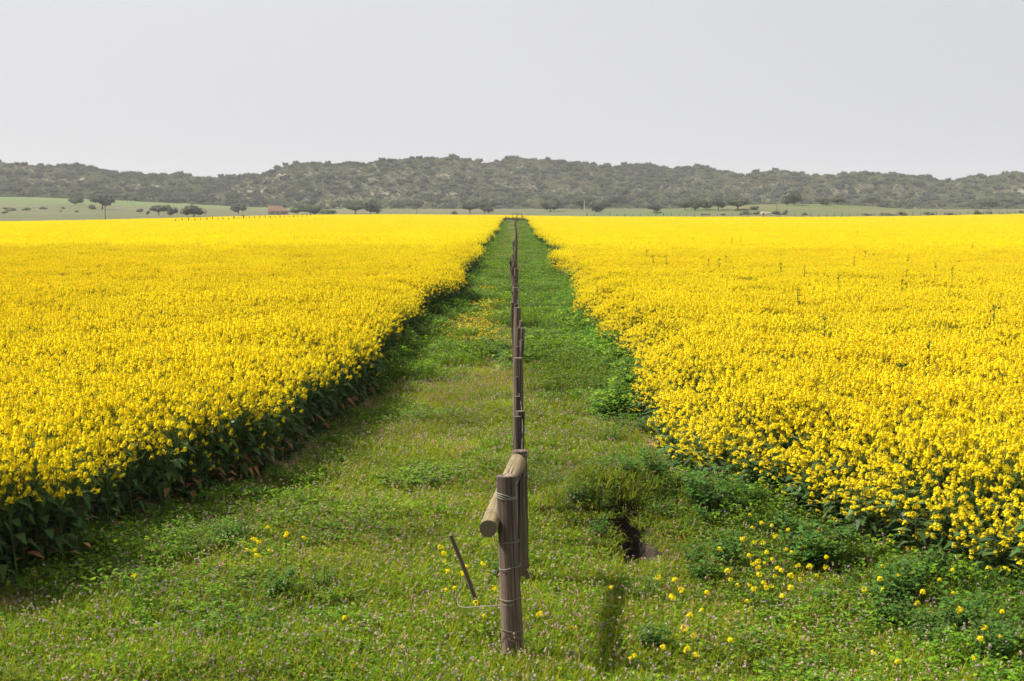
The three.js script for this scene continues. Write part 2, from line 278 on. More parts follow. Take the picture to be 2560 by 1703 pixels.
{
  const near = [], NV = 7; for (let i = 0; i < NV; i++) { const [p, g] = rapePlant(100 + i * 13, false, false); near.push([['rapeseed_flowers', p, M.petal], ['rapeseed_stems', g, M.gloss]]); }
  const EV = 5; for (let i = 0; i < EV; i++) { const [p, g] = rapePlant(900 + i * 17, true, false); near.push([['rapeseed_flowers', p, M.petal], ['rapeseed_stems', g, M.gloss]]); }
  for (let i = 0; i < 4; i++) { const [p, g] = rapePlant(1500 + i * 19, true, true); near.push([['rapeseed_flowers', p, M.petal], ['rapeseed_stems', g, M.gloss]]); }
  const far = []; for (let i = 0; i < 6; i++) { const [p, g] = rapeClump(3000 + i * 7, 0.75, 30); far.push([['rapeseed_flowers', p, M.petal], ['rapeseed_stems', g, M.gloss]]); }
  const r = rng(42), sides = { left: [[], []], right: [[], []] }, MID = 84;
  let cell = 0.178;
  for (let d = 7; d < MID; d += cell) { const [a, b] = seenX(d, 2.2);
    for (let x = a; x < b; x += cell) {
      const px = x + (r() - 0.5) * cell * 1.3, pd = d + (r() - 0.5) * cell * 1.3, L = leftEdge(pd), R = rightEdge(pd), left = px < L;
      const inn = left ? L - px : px - R; if (r() < sstep(46, MID, pd)) continue; const skip = r(), turn = r() * 6.28, v = r(), s = r();
      if (inn < 0) continue;
      const gap = sstep(0.52, 0.74, fbm(px * 0.8 + 11, pd * 0.8)) * 0.6; if (skip < gap) continue;
      const tall = (left ? 1.02 : 0.92) * (0.88 + 0.24 * fbm(px * 0.5, pd * 0.5)) * (0.92 + 0.16 * s);
      const rim = left ? 0.9 + 0.1 * sstep(0, 0.5, inn) : 0.62 + 0.38 * sstep(0, 1.0, inn);
      const edge = inn < (left ? 0.7 : 0.6), variant = edge ? (left && s > 0.1 ? NV + (v * EV | 0) : NV + EV + (v * 4 | 0)) : (v * NV | 0);
      const out = edge ? (left ? -1 : 1) * (0.16 - 0.2 * inn) * s : (v - 0.5) * 0.1;
      sides[left ? 'left' : 'right'][0].push([px, ground(px, pd) - 0.02, -pd, turn, 0.95 + 0.25 * s, tall * rim, variant, (s - 0.5) * 0.12, out]);
    } }
  for (let d = 46; d < 402; ) { const step = d < 130 ? 0.85 : d < 240 ? 0.95 : 1.05; const [a, b] = seenX(d, 3.5);
    for (let x = a; x < b; x += step) {
      const px = x + (r() - 0.5) * step * 0.9, pd = d + (r() - 0.5) * step * 0.9, turn = r() * 6.28, v = r(), s = r();
      const L = leftEdge(pd) - 0.5, R = rightEdge(pd) + 0.5; if (pd < GATE + 3 && px > L && px < R) continue; if (r() > 0.1 + 0.9 * sstep(46, MID, pd)) continue;
      if (r() < 0.5 * sstep(0.66, 0.8, fbm(px * 0.3 + 11, pd * 0.16))) continue;
      const left = px < 0; sides[left ? 'left' : 'right'][1].push([px, ground(px, pd) - 0.02, -pd, turn, 1, (left ? 1.02 : 0.94) * (0.9 + 0.2 * fbm(px * 0.3, pd * 0.3)), v * 6 | 0]);
    } d += step; }
  const tint = (o) => { const f = 0.93 + 0.12 * noise(o[0] * 0.9, o[2] * 0.9); return [f, f * (0.97 + 0.05 * noise(o[0] * 0.2, o[2] * 0.2)), f]; };
  for (const [side, label] of [['left', 'flowering yellow rapeseed crop with its dark stems showing, beside the loose leaning stick'], ['right', 'flowering yellow rapeseed crop dotted with tall green weeds, beside the burrow']]) {
    const G = new THREE.Group(); scatter(G, near, sides[side][0], tint); scatter(G, far, sides[side][1], tint); addTop(G, 'rapeseed_crop'); tag(G, label, 'rapeseed crop', null, 'stuff');
    console.log(side, sides[side][0].length, sides[side][1].length);
  }
}

// ------------------------------------------------------------------ the grassy strip
const GRASS = [[0.225, 0.285, 0.006], [0.32, 0.325, 0.008], [0.12, 0.22, 0.006], [0.36, 0.3, 0.06]], HERB = [[0.1, 0.22, 0.006], [0.18, 0.3, 0.008], [0.05, 0.13, 0.008]];
function seedHead(g, b, h, k) { const t = V(b.x + g.rr(-0.03, 0.03), h, b.z + g.rr(-0.03, 0.03)); g.stick(b, t, 0.0012, 0.001, g.tone([0.2, 0.2, 0.06])); for (let i = 0; i < 3; i++) g.blob(V(t.x + g.rr(-0.006, 0.006), t.y + g.rr(-0.012, 0.012), t.z + g.rr(-0.006, 0.006)), g.rr(0.004, 0.008), g.rr(0.006, 0.011), k); }
function meadow(seed, R, o) {
  const g = new GB(seed), at = () => { const a = g.r() * 6.28, q = R * Math.sqrt(g.r()); return V(q * Math.cos(a), 0, q * Math.sin(a)); };
  for (let i = 0; i < o.blades; i++) g.blade(at(), g.r() * 6.28, g.rr(0.05, o.tall), g.rr(0.004, 0.009), g.rr(0.3, 1.5), g.tone(GRASS[(g.r() * (g.r() < o.dry ? 4 : 3)) | 0], 0.3));
  for (let i = 0; i < o.leaves; i++) { const b = at(), a = g.r() * 6.28; b.y = g.rr(0.01, o.herb); const d = V(Math.cos(a), g.rr(-0.1, 0.7), Math.sin(a)).normalize(), s = g.rr(0.5, 1.2) * o.size; g.leaf(b, d, V(-Math.sin(a), 0, Math.cos(a)), s, s * g.rr(0.45, 0.8), g.tone(HERB[(g.r() * 3) | 0], 0.35), g.rr(0, 0.4), g.rr(-0.1, 0.25)); }
  for (let i = 0; i < o.stems; i++) { const b = at(), t = V(b.x + g.rr(-0.05, 0.05), g.rr(0.5, 1.1) * o.herb, b.z + g.rr(-0.05, 0.05)); g.stick(b, t, 0.002, 0.0014, g.tone([0.1, 0.14, 0.03])); }
  for (let i = 0; i < o.heads; i++) seedHead(g, at(), g.rr(0.07, o.tall * 0.95), g.tone(g.r() < 0.6 ? [0.5, 0.38, 0.31] : [0.55, 0.48, 0.34], 0.25));
  for (let i = 0; i < o.pink; i++) { const b = at(), t = V(b.x, g.rr(0.09, o.tall), b.z); g.stick(b, t, 0.0012, 0.001, [0.12, 0.15, 0.03]); const k = g.tone([0.42, 0.25, 0.46], 0.3); for (let j = 0; j < 3; j++) flower(g, t.clone().add(V(g.rr(-0.008, 0.008), g.rr(-0.006, 0.006), g.rr(-0.008, 0.008))), V(g.rr(-0.6, 0.6), 1, g.rr(-0.6, 0.6)).normalize(), 0.0075, k); }
  for (let i = 0; i < (o.gold || 0); i++) { const b = at(), t = V(b.x, g.rr(0.1, 0.25), b.z); g.stick(b, t, 0.0014, 0.001, [0.12, 0.15, 0.03]); const k = g.tone([0.85, 0.66, 0.02], 0.1); for (let j = 0; j < 4; j++) flower(g, t.clone().add(V(g.rr(-0.012, 0.012), g.rr(-0.015, 0.01), g.rr(-0.012, 0.012))), V(g.rr(-1, 1), 1, g.rr(-1, 1)).normalize(), 0.011, k); }
  for (let i = 0; i < (o.straw || 0); i++) { const b = at(); b.y = g.rr(0.005, 0.05); const a = g.r() * 6.28; g.stick(b, V(b.x + 0.12 * Math.cos(a), b.y + g.rr(-0.005, 0.06), b.z + 0.12 * Math.sin(a)), 0.0016, 0.001, g.tone([0.42, 0.34, 0.2], 0.3)); }
  for (let i = 0; i < (o.dead || 0); i++) { const b = at(), a = g.r() * 6.28; b.y = g.rr(0.005, 0.04); g.leaf(b, V(Math.cos(a), g.rr(-0.1, 0.4), Math.sin(a)).normalize(), V(-Math.sin(a), 0, Math.cos(a)), g.rr(0.04, 0.12), g.rr(0.02, 0.06), g.tone([0.32, 0.18, 0.07], 0.45), 0.3, g.rr(-0.2, 0.3)); }
  return g.build();
}
{
  const R = 0.36, grassy = [], lush = [], olive = [], litter = [], gold = [];
  for (let i = 0; i < 7; i++) grassy.push([['meadow_grass', meadow(5000 + i, R, { blades: 380, tall: 0.17, dry: 0.3, leaves: 300, herb: 0.08, size: 0.032, stems: 30, heads: 8, pink: 1, straw: 5 }), M.leaf]]);
  for (let i = 0; i < 6; i++) lush.push([['meadow_herbs', meadow(5100 + i, R, { blades: 160 + 60 * i, tall: 0.24, dry: 0.1, leaves: 620 - 40 * i, herb: 0.09 + 0.028 * i, size: 0.03 + 0.005 * i, stems: 80, heads: 6, pink: 2 }), M.leaf]]);
  for (let i = 0; i < 4; i++) olive.push([['meadow_grass', meadow(5200 + i, R, { blades: 520, tall: 0.2, dry: 0.6, leaves: 240, herb: 0.08, size: 0.025, stems: 20, heads: 12, pink: 1, straw: 10 }), M.leaf]]);
  for (let i = 0; i < 4; i++) litter.push([['leaf_litter', meadow(5300 + i, R, { blades: 6, tall: 0.12, dry: 1, leaves: 14, herb: 0.04, size: 0.03, stems: 0, heads: 0, pink: 0, straw: 90, dead: 46 }), M.dry]]);
  for (let i = 0; i < 3; i++) gold.push([['meadow_flowers', meadow(5400 + i, R, { blades: 260, tall: 0.2, dry: 0.3, leaves: 420, herb: 0.15, size: 0.035, stems: 60, heads: 10, pink: 0, gold: 13 }), M.leaf]]);
  const L = { grassy: [], lush: [], olive: [], litter: [], gold: [] }, r = rng(7);
  for (let d = 7.4; d < GATE + 3; ) { const step = d < 40 ? 0.24 : d < 100 ? 0.36 : 0.55; const [a, b] = seenX(d, 1.0), x0 = Math.max(a, leftEdge(d) - 0.5), x1 = Math.min(b, rightEdge(d) + 0.45);
    for (let x = x0; x < x1; x += step) {
      const px = x + (r() - 0.5) * step, pd = d + (r() - 0.5) * step, n = fbm(px * 0.55 + 2, pd * 0.35), n2 = noise(px * 0.9 + 20, pd * 0.5), v = (r() * 60) | 0, s = 0.85 + 0.35 * r(), turn = r() * 6.28, u = r();
      const fromL = px - leftEdge(pd), fromR = rightEdge(pd) - px, hole = Math.hypot((px - 1.05) / 0.4, (pd - 12.5) / 0.95);
      if (hole < 1) continue;
      let kind = 'grassy', h = s * (0.75 + 0.6 * n);
      if (fromL < 0.5 && pd < 60) kind = fromL < 0.28 + 0.3 * n2 ? (u < 0.85 ? 'litter' : 'lush') : 'lush';
      else if (fromR < 0.35 && pd > 15.5 && pd < 22) kind = u < 0.8 ? 'litter' : 'grassy';
      else if (pd < 21) { if (px > 0.9 && n + (px > 1.6 ? 0.12 : 0) > 0.56) { kind = 'lush'; h *= 0.7 + 0.8 * n2; } else if (n2 > 0.8) { kind = 'lush'; h *= 0.6; } else if (n > 0.66) kind = 'olive'; }
      else if (pd < 24) kind = px > 0.5 && u < 0.5 ? 'lush' : n2 > 0.55 ? 'olive' : 'grassy';
      else { const lushness = n * 0.8 + 0.25 * sstep(0.1, 0.5, px) + 0.22 * sstep(23, 40, pd + 8 * (n2 - 0.5)) - 0.42 * sstep(55, 110, pd) * sstep(0.35, 0.6, n2) + (fromL < 0.9 || fromR < 0.8 ? 0.25 : 0);
        kind = lushness > 0.52 ? 'lush' : lushness > 0.36 ? 'grassy' : 'olive';
        if (pd > 31 && pd < 52 && px > -2 && px < -0.45 && noise(px * 1.3, pd * 0.3) > 0.35 && u < 0.75) kind = 'gold';
        if (kind === 'lush') h *= 0.6 + 1.0 * n2; }
      if (fromR < 0.5 && pd < 17 && kind !== 'litter') { kind = u < 0.75 ? 'lush' : 'grassy'; h *= 1.35; }
      if (kind === 'litter' && pd > 60) kind = 'lush';
      L[kind].push([px, ground(px, pd) - 0.012, -pd, turn, s * (step > 0.3 ? 1.25 : 1), h, v]);
    } d += step; }
  for (let d = 8; d < 40; d += 0.4) for (let k = 0; k < 3; k++) { const px = leftEdge(d) - 0.2 - 0.4 * k; if (px > -0.363 * d - 1) L.litter.push([px, ground(px, d) - 0.005, -d - r() * 0.2, r() * 6.28, 1.1, 1, (r() * 60) | 0]); }
  const clump = (seed, grass, h) => { const g = new GB(seed); for (let i = 0; i < (grass ? 34 : 8); i++) { const a = g.r() * 6.28, q = g.rr(0, 0.07); g.blade(V(q * Math.cos(a), -0.01, q * Math.sin(a)), a + g.rr(-0.9, 0.9), g.rr(0.55, 1) * h, g.rr(0.005, 0.011), g.rr(0.3, 1.7), g.tone(GRASS[(g.r() * 3) | 0], 0.35), 3); }
    for (let i = 0; i < (grass ? 6 : 60); i++) { const a = g.r() * 6.28, q = 0.1 * Math.sqrt(g.r()), la = g.r() * 6.28, l = g.rr(0.02, 0.05); g.leaf(V(q * Math.cos(a), g.rr(0.2, 1) * h * 0.8, q * Math.sin(a)), V(Math.cos(la), g.rr(-0.1, 0.7), Math.sin(la)).normalize(), V(-Math.sin(la), 0, Math.cos(la)), l, l * g.rr(0.45, 0.85), g.tone(HERB[(g.r() * 3) | 0], 0.4), g.rr(0, 0.4)); }
    for (let i = 0; i < (seed % 3 ? 1 : 2); i++) seedHead(g, V(g.rr(-0.06, 0.06), 0, g.rr(-0.06, 0.06)), h * g.rr(0.8, 1.25), g.tone(g.r() < 0.5 ? [0.52, 0.4, 0.36] : [0.55, 0.48, 0.34], 0.25)); return g.build(); };
  const clumps = []; for (let i = 0; i < 10; i++) clumps.push([[i < 6 ? 'grass_clump' : 'herb_clump', clump(5600 + i * 3, i < 6, 0.13 + 0.012 * i), M.leaf]]);
  const C = []; for (let d = 8.2; d < 42; d += 0.16) { const [a, b] = seenX(d, 0.6), x0 = Math.max(a, leftEdge(d) + 0.1), x1 = Math.min(b, rightEdge(d) + 0.2); for (let x = x0; x < x1; x += 0.16) { const px = x + (r() - 0.5) * 0.16, pd = d + (r() - 0.5) * 0.16, u = r(), v = r(), s = 0.55 + 0.75 * r() * r(), t = r() * 6.28, n = fbm(px * 1.3 + 30, pd * 1.1), herb = noise(px * 0.8 + 3, pd * 0.6) + 0.35 * sstep(0.5, 1.8, px); if (u > 0.35 + 0.75 * n || Math.hypot((px - 1.05) / 0.24, (pd - 12.5) / 0.7) < 1) continue; C.push([px, ground(px, pd) - 0.01, -pd, t, 1 + 0.3 * v, s * (0.6 + 0.8 * n), herb > 0.62 ? 6 + (v * 4 | 0) : (v * 6 | 0)]); } }
  const bushy = [0, 1, 2, 3].map((i) => { const g = new GB(5800 + i * 5); for (let k = 0; k < 210; k++) { const a = g.r() * 6.28, q = 0.26 * Math.sqrt(g.r()), la = g.r() * 6.28, l = g.rr(0.03, 0.085); g.leaf(V(q * Math.cos(a), (0.34 + 0.04 * i) * Math.sqrt(1 - (q / 0.28) ** 2) * g.rr(0.35, 1), q * Math.sin(a)), V(Math.cos(la), g.rr(-0.2, 0.7), Math.sin(la)).normalize(), V(-Math.sin(la), 0, Math.cos(la)), l, l * g.rr(0.5, 0.9), g.tone(HERB[(g.r() * 3) | 0], 0.4), g.rr(0, 0.4)); } for (let k = 0; k < 10; k++) { const a = k * 2.4; g.stick(V(0, 0, 0), V(0.2 * Math.cos(a), 0.25, 0.2 * Math.sin(a)), 0.004, 0.002, STEM); } return [['herb_clump', g.build(), M.gloss]]; });
  const B = []; for (let i = 0; i < 6400; i++) { const pd = 20 + 180 * r() * r(), px = lerp(leftEdge(pd), rightEdge(pd), r()), u = r(), v = r(), t = r() * 6.28, n = fbm(px * 0.9 + 70, pd * 0.28), edge = Math.max(0, 1 - Math.min(px - leftEdge(pd), rightEdge(pd) - px) / 0.8); if (n + 0.22 * edge + 0.12 * sstep(0.2, 0.6, px) - (pd < 26 ? 0.14 : 0) < 0.6 || Math.abs(px) < 0.15) continue; B.push([px, ground(px, pd) - 0.02, -pd, t, 0.7 + 0.7 * v, (0.45 + 0.7 * u) * (0.8 + 0.5 * edge), (v * 4) | 0]); }
  const tint = (o) => { const f = 0.72 + 0.56 * noise(o[0] * 1.1 + 9, o[2] * 1.1); return [f * (0.92 + 0.22 * noise(o[0] * 0.5, o[2] * 0.5 + 4)), f, f]; };
  const G = new THREE.Group(); scatter(G, grassy, L.grassy, tint); scatter(G, lush, L.lush, tint); scatter(G, olive, L.olive, tint); scatter(G, gold, L.gold, tint); scatter(G, clumps, C, tint); scatter(G, bushy, B, tint); console.log('bushy', B.length); console.log('clumps', C.length);
  addTop(G, 'meadow_grass'); tag(G, 'short flowering grass and clover covering the strip along the fence', 'grass', null, 'stuff');
  const Q = new THREE.Group(); scatter(Q, litter, L.litter, tint); addTop(Q, 'leaf_litter'); tag(Q, 'brown dead leaves and straw lying on bare soil along the crop edges', 'leaf litter', null, 'stuff');
  console.log(Object.entries(L).map(([k, v]) => k + ' ' + v.length).join(', '));
}

// single plants of the strip --------------------------------------------------
function seen(px, py, h) { const d = (EYE - h) * PXF / (py - 525); return [(px - 1290) / PXF * d, d]; }
{ // leafy weeds
  const make = (seed, round) => { const g = new GB(seed), s = new GB(seed + 1), N = 11;
    for (let i = 0; i < N; i++) { const a = i * 2.4, t = V(0.2 * Math.cos(a) * s.rr(0.4, 1), s.rr(0.14, 0.34), 0.2 * Math.sin(a) * s.rr(0.4, 1)); s.stick(V(t.x * 0.15, -0.03, t.z * 0.15), t, 0.004, 0.002, s.tone([0.09, 0.14, 0.04]));
      for (let k = 0; k < 26; k++) { const q = t.clone().multiplyScalar(g.rr(0.35, 1.08)).add(V(g.rr(-0.05, 0.05), g.rr(-0.04, 0.04), g.rr(-0.05, 0.05))), la = g.r() * 6.28, l = round ? g.rr(0.03, 0.065) : g.rr(0.02, 0.045); q.y = Math.max(0.01, q.y); g.leaf(q, V(Math.cos(la), g.rr(-0.2, 0.7), Math.sin(la)).normalize(), V(-Math.sin(la), 0, Math.cos(la)), l, l * (round ? 0.85 : 0.5), g.tone(round ? [0.06, 0.15, 0.012] : [0.075, 0.16, 0.016], 0.45), g.rr(0, 0.35)); } }
    return [g.build(), s.build()]; };
  const kinds = [make(61, true), make(67, false), make(71, true), make(79, false)], r = rng(5);
  const spots = [[1590, 1205, 1.1], [1680, 1205, 1], [1455, 1290, 0.8], [1500, 1225, 1], [1505, 1345, 0.55], [1655, 1310, 0.8], [1540, 1215, 1.1], [1505, 1300, 0.7], [1640, 1265, 0.9], [1520, 1255, 0.9], [1760, 1290, 1.2], [1830, 1270, 1.1], [1950, 1235, 1.2], [2020, 1250, 1.2], [1900, 1240, 1], [1870, 1300, 1], [2060, 1390, 1.3], [2140, 1400, 1.2], [2020, 1380, 1.1], [2190, 1385, 1], [1980, 1345, 0.9], [1560, 1060, 0.9], [1620, 1075, 0.8], [1530, 1090, 0.9], [2260, 1480, 1.1], [2320, 1450, 1], [1720, 1110, 0.7], [1560, 955, 1], [1520, 930, 1], [1590, 975, 0.8], [1500, 900, 1], [1460, 860, 0.9], [1470, 820, 1.1], [1440, 800, 1.1], [1420, 780, 1], [1000, 830, 1.2], [1050, 830, 1.1], [960, 850, 1.2], [1100, 820, 1], [900, 930, 1.1], [850, 1010, 1.1], [500, 1370, 0.8], [560, 1350, 0.7], [440, 1390, 0.7], [690, 1490, 0.7], [800, 1475, 0.7], [1250, 1440, 0.5], [1740, 1500, 0.6], [1640, 1630, 0.6], [2500, 1640, 0.9], [2430, 1560, 1]];
  const first = spots.length; for (let i = 0; i < 90; i++) { const d = 9.1 + 7 * r(), x = lerp(0.55, rightEdge(d) + 0.1, Math.sqrt(r())); if (Math.hypot((x - 1.03) / 0.5, (d - 12.3) / 1.2) > 1) spots.push([1290 + x / d * PXF, 525 + (EYE - 0.14 * 0.6) * PXF / d, 0.45 + 0.5 * r()]); }
  spots.forEach(([px, py, s], i) => { const [x, d] = seen(px, py, 0.14 * s), o = new THREE.Group(), [lf, st] = kinds[i % 4]; mesh('foliage', lf, M.gloss, o); mesh('stem', st, M.leaf, o); o.position.set(x, ground(x, d), -d); o.rotation.y = r() * 6.28; o.scale.set(s * 1.1, s, s * 1.1); addTop(o, 'leafy_weed');
    const lab = i < 15 ? 'bushy dark green weed growing round the mouth of the burrow' : i < 27 || i > 48 ? 'bushy green weed among the wild mustard by the weedy crop'   : i < 35 ? 'dark leafy weed at the foot of the yellow crop edge beyond the burrow' : i < 43 ? 'dark leafy weed along the shaded soil edge of the tall crop' : 'low dark green weed in the short grass near the fence';
    const which = (i % 2 ? 'small-leaved ' : 'round-leaved ') + lab; tag(o, which, 'weed', which.replace('weed ', 'weeds ')); });
}
{ // wild mustard: one plant for each flower head picked out
  const make = (seed) => { const st = new GB(seed), hd = new GB(seed + 1), lf = new GB(seed + 2), tip = V(st.rr(-0.04, 0.04), 0.3, st.rr(-0.04, 0.04));
    st.stick(V(0, -0.03, 0), tip, 0.0028, 0.0018, st.tone([0.14, 0.17, 0.04]));
    const nf = 12 + hd.r() * 16, sp = hd.rr(0.013, 0.022); for (let i = 0; i < nf; i++) { const o = hd.unit(); o.y = o.y * 0.9; flower(hd, tip.clone().addScaledVector(o, sp * hd.rr(0.6, 1.15)), o.clone().add(V(0, 0.6, 0)).normalize(), hd.rr(0.007, 0.01), hd.tone(YEL[(hd.r() * 3) | 0], 0.1)); }
    for (let i = 0; i < 7; i++) { const a = i * 2.4, y = lf.rr(0.03, 0.2); lf.leaf(V(tip.x * y / 0.3, y, tip.z * y / 0.3), V(Math.cos(a), 0.4, Math.sin(a)).normalize(), V(-Math.sin(a), 0, Math.cos(a)), lf.rr(0.03, 0.07), lf.rr(0.01, 0.02), lf.tone(HERB[1], 0.3), 0.3); }
    return [st.build(), hd.build(), lf.build()]; };
  const kinds = [make(201), make(211), make(221), make(231), make(241)], r = rng(9);
  const c8 = [865, 695, 910, 700, 880, 730, 985, 712, 1025, 745, 1100, 730, 1150, 770, 1200, 685, 1250, 720, 975, 765, 885, 820, 935, 812, 1045, 830, 1090, 845, 1150, 820, 1220, 835, 1225, 775, 955, 855, 905, 895, 960, 890, 875, 910, 940, 910, 1000, 950, 890, 945, 915, 965, 1045, 940, 1120, 915, 1190, 920, 1265, 920, 1240, 980, 1300, 855, 1115, 970, 1140, 1005, 1010, 990, 935, 1010, 990, 1040, 860, 1030, 885, 1065, 940, 1040, 1085, 1055, 1050, 1100, 755, 945, 760, 1000, 785, 1045, 680, 860, 648, 905, 820, 810, 820, 868, 840, 1132, 1730, 855, 1630, 930, 1775, 965, 1700, 970, 1910, 945, 1950, 1035, 1990, 990, 2010, 1095, 1845, 1070, 1810, 1140, 1590, 1010, 1515, 1065, 1600, 1065];
  const c8b = [415, 1135, 425, 1170, 470, 1105, 515, 1250, 612, 1243, 345, 1020, 465, 1035, 75, 1075, 500, 1305, 545, 1348, 735, 1340, 580, 1140, 1570, 1430, 1735, 1500, 2025, 1235, 2285, 1245, 2200, 1310, 2265, 1355, 2170, 1370, 2165, 1475, 185, 1435, 210, 1443, 395, 1430, 505, 1455, 585, 1455];
  const c7 = [1705, 825, 1830, 900, 1980, 925, 1620, 920, 1660, 965, 1605, 990, 1750, 1030, 1635, 1025, 1845, 965, 810, 1205, 2200, 1490, 1625, 1055], c6 = [52, 742, 50, 780, 70, 840, 85, 885, 318, 835, 205, 855, 185, 900, 205, 920, 62, 1005, 265, 1110, 370, 1018, 330, 1190, 465, 1160, 880, 1295, 660, 1190, 135, 1040];
  const put = (list, f, label, group) => { for (let i = 0; i < list.length; i += 2) { const [px, py] = f(list[i], list[i + 1]), s = 0.65 + 0.45 * r(), h = 0.3 * s, [x, d] = seen(px, py, h), o = new THREE.Group(), [a, b, c] = kinds[(r() * 5) | 0]; mesh('stem', a, M.leaf, o); mesh('flower_head', b, M.petal, o); mesh('leaves', c, M.leaf, o); o.position.set(x, ground(x, d), -d); o.rotation.y = r() * 6.28; o.scale.setScalar(s); addTop(o, 'wild_mustard'); tag(o, label, 'wild mustard', group); } };
  put(c8, (x, y) => [1500 + x / 2.2236, 1000 + y / 2.2236], 'yellow wild mustard head in the patch between the burrow and the weedy crop', 'wild mustard patch by the burrow');
  put(c8b, (x, y) => [1500 + x / 2.2236, 1000 + y / 2.2236], 'lone yellow wild mustard head scattered in the short grass away from the posts', 'scattered wild mustard');
  put(c7, (x, y) => [x / 2.613, 1000 + y / 2.613], 'yellow wild mustard head in short grass by the shaded edge of the tall crop', 'wild mustard by the tall crop');
  put(c6, (x, y) => [1080 + x / 2.517, 1080 + y / 2.517], 'yellow wild mustard head beside the leaning stick and the braced fence post', 'wild mustard round the fence end');
}
{ // grass tussocks
  const make = (seed, n, len) => { const g = new GB(seed); for (let i = 0; i < n; i++) { const a = g.r() * 6.28, q = g.rr(0, 0.09); g.blade(V(q * Math.cos(a), -0.02, q * Math.sin(a)), a + g.rr(-0.6, 0.6), g.rr(0.5, 1) * len, g.rr(0.004, 0.009), g.rr(0.5, 2.1), g.tone([0.09, 0.16, 0.025], 0.35), 5); } return g.build(); };
  const A = [make(301, 90, 0.55), make(302, 70, 0.42), make(303, 110, 0.5)], r = rng(15);
  [[1340, 1235, 0, 'long bladed grass tussock just behind the braced fence post', null], [1400, 1225, 1, 'sparse arching grass tussock beside the long bladed one', null], [1770, 1290, 2, 'tall green grass tussock on the mound beside the burrow', null], [1800, 1300, 1, 'smaller grass tussock on the mound beside the burrow', null],
    ...[[2440, 1520], [2500, 1545], [2540, 1500], [2480, 1600], [2550, 1590], [2400, 1470]].map(([x, y], i) => [x, y, i % 3, 'grass tussock in the thick clump of long grass by the weedy crop', 'long grass tussocks by the weedy crop']),
  ].forEach(([px, py, k, label, group]) => { const [x, d] = seen(px, py, 0), o = mesh('grass_tussock', A[k], M.leaf); o.position.set(x, ground(x, d), -d); o.rotation.y = r() * 6.28; addTop(o, 'grass_tussock'); tag(o, label, 'grass tussock', group); });
}
{ // tall weeds standing out of the right-hand crop
  const make = (seed) => { const s = new GB(seed), l = new GB(seed + 1); s.stick(V(0, 0, 0), V(0.05, 1.52, 0.04), 0.009, 0.004, [0.06, 0.09, 0.03]); for (let i = 0; i < 28; i++) { const y = l.rr(0.85, 1.5), a = i * 2.4, f = 1.55 - y; l.leaf(V(0.03 * y / 1.5, y, 0.02 * y / 1.5), V(Math.cos(a), l.rr(0.2, 1.1), Math.sin(a)).normalize(), V(-Math.sin(a), 0, Math.cos(a)), l.rr(0.1, 0.28) * (0.35 + f * 0.7), l.rr(0.02, 0.055), l.tone([0.045, 0.085, 0.02], 0.3), 0.25); } return [s.build(), l.build()]; };
  const K = [make(401), make(411), make(421)], r = rng(21);
  [[1618, 640, 1], [1634, 655, 0.9], [1665, 662, 0.8], [1815, 655, 1], [1830, 605, 0.9], [1850, 602, 0.9], [1770, 665, 0.85], [1798, 668, 0.85], [2014, 690, 1.1], [2097, 712, 1], [2132, 660, 1.1], [2270, 648, 1], [2260, 722, 1.2], [2267, 695, 1.25], [2495, 778, 1.2], [2160, 642, 1], [2378, 695, 1], [2340, 670, 0.95], [2326, 893, 0.8], [2480, 800, 0.9], [2000, 745, 0.9], [2060, 820, 0.9], [1955, 680, 1], [2430, 615, 1], [2140, 585, 1.1]].forEach(([px, py, s], i) => {
    const [x, d] = seen(px, py, 1.12), o = new THREE.Group(), [a, b] = K[i % 3]; mesh('stem', a, M.leaf, o); mesh('leaves', b, M.leaf, o); const k = 0.86 + 0.14 * s; o.position.set(x, ground(x, d) - 0.02, -d); o.rotation.y = r() * 6.28; o.scale.set(k, k * 0.93, k); addTop(o, 'tall_weed'); tag(o, 'tall dark green weed poking up out of the yellow crop', 'weed', 'tall weeds in the yellow crop'); });
}

// ------------------------------------------------------------------ the fence
function pole(h, r0, r1, seed, sides = 12, segs = 8, bow = 0) {
  const r = rng(seed), pos = [], uv = [], idx = [], knob = Array.from({ length: segs + 1 }, () => (r() - 0.5) * 0.05), oval = 1 + (r() - 0.5) * 0.1, off = r() * 3;
  for (let j = 0; j <= segs; j++) { const t = j / segs, rad = lerp(r0, r1, t) * (1 + knob[j]); for (let i = 0; i <= sides; i++) { const a = i / sides * 6.2832, q = rad * (1 + 0.04 * Math.sin(a * 3 + seed + t * 2)); pos.push(q * Math.cos(a) * oval + bow * Math.sin(t * 3.14), h * t, q * Math.sin(a)); uv.push(i / sides * 1 + off, h * t * 0.5 + off); } }
  for (let j = 0; j < segs; j++) for (let i = 0; i < sides; i++) { const a = j * (sides + 1) + i, b = a + 1, c = a + sides + 1, e = c + 1; idx.push(a, c, b, b, c, e); }
  for (const [j, y, s, rad] of [[segs, h, 1, r1], [0, 0, -1, r0]]) { const n = pos.length / 3; pos.push(0, y + s * rad * 0.06, 0); uv.push(off, off); for (let i = 0; i <= sides; i++) { const k = (j * (sides + 1) + i) * 3; pos.push(pos[k], pos[k + 1], pos[k + 2]); uv.push(off + 0.06 * Math.cos(i / sides * 6.28), off + 0.06 * Math.sin(i / sides * 6.28)); } for (let i = 0; i < sides; i++) s > 0 ? idx.push(n, n + 2 + i, n + 1 + i) : idx.push(n, n + 1 + i, n + 2 + i); }
  const g = new THREE.BufferGeometry(); g.setAttribute('position', new THREE.Float32BufferAttribute(pos, 3)); g.setAttribute('uv', new THREE.Float32BufferAttribute(uv, 2)); g.setIndex(idx); g.computeVertexNormals(); return g;
}
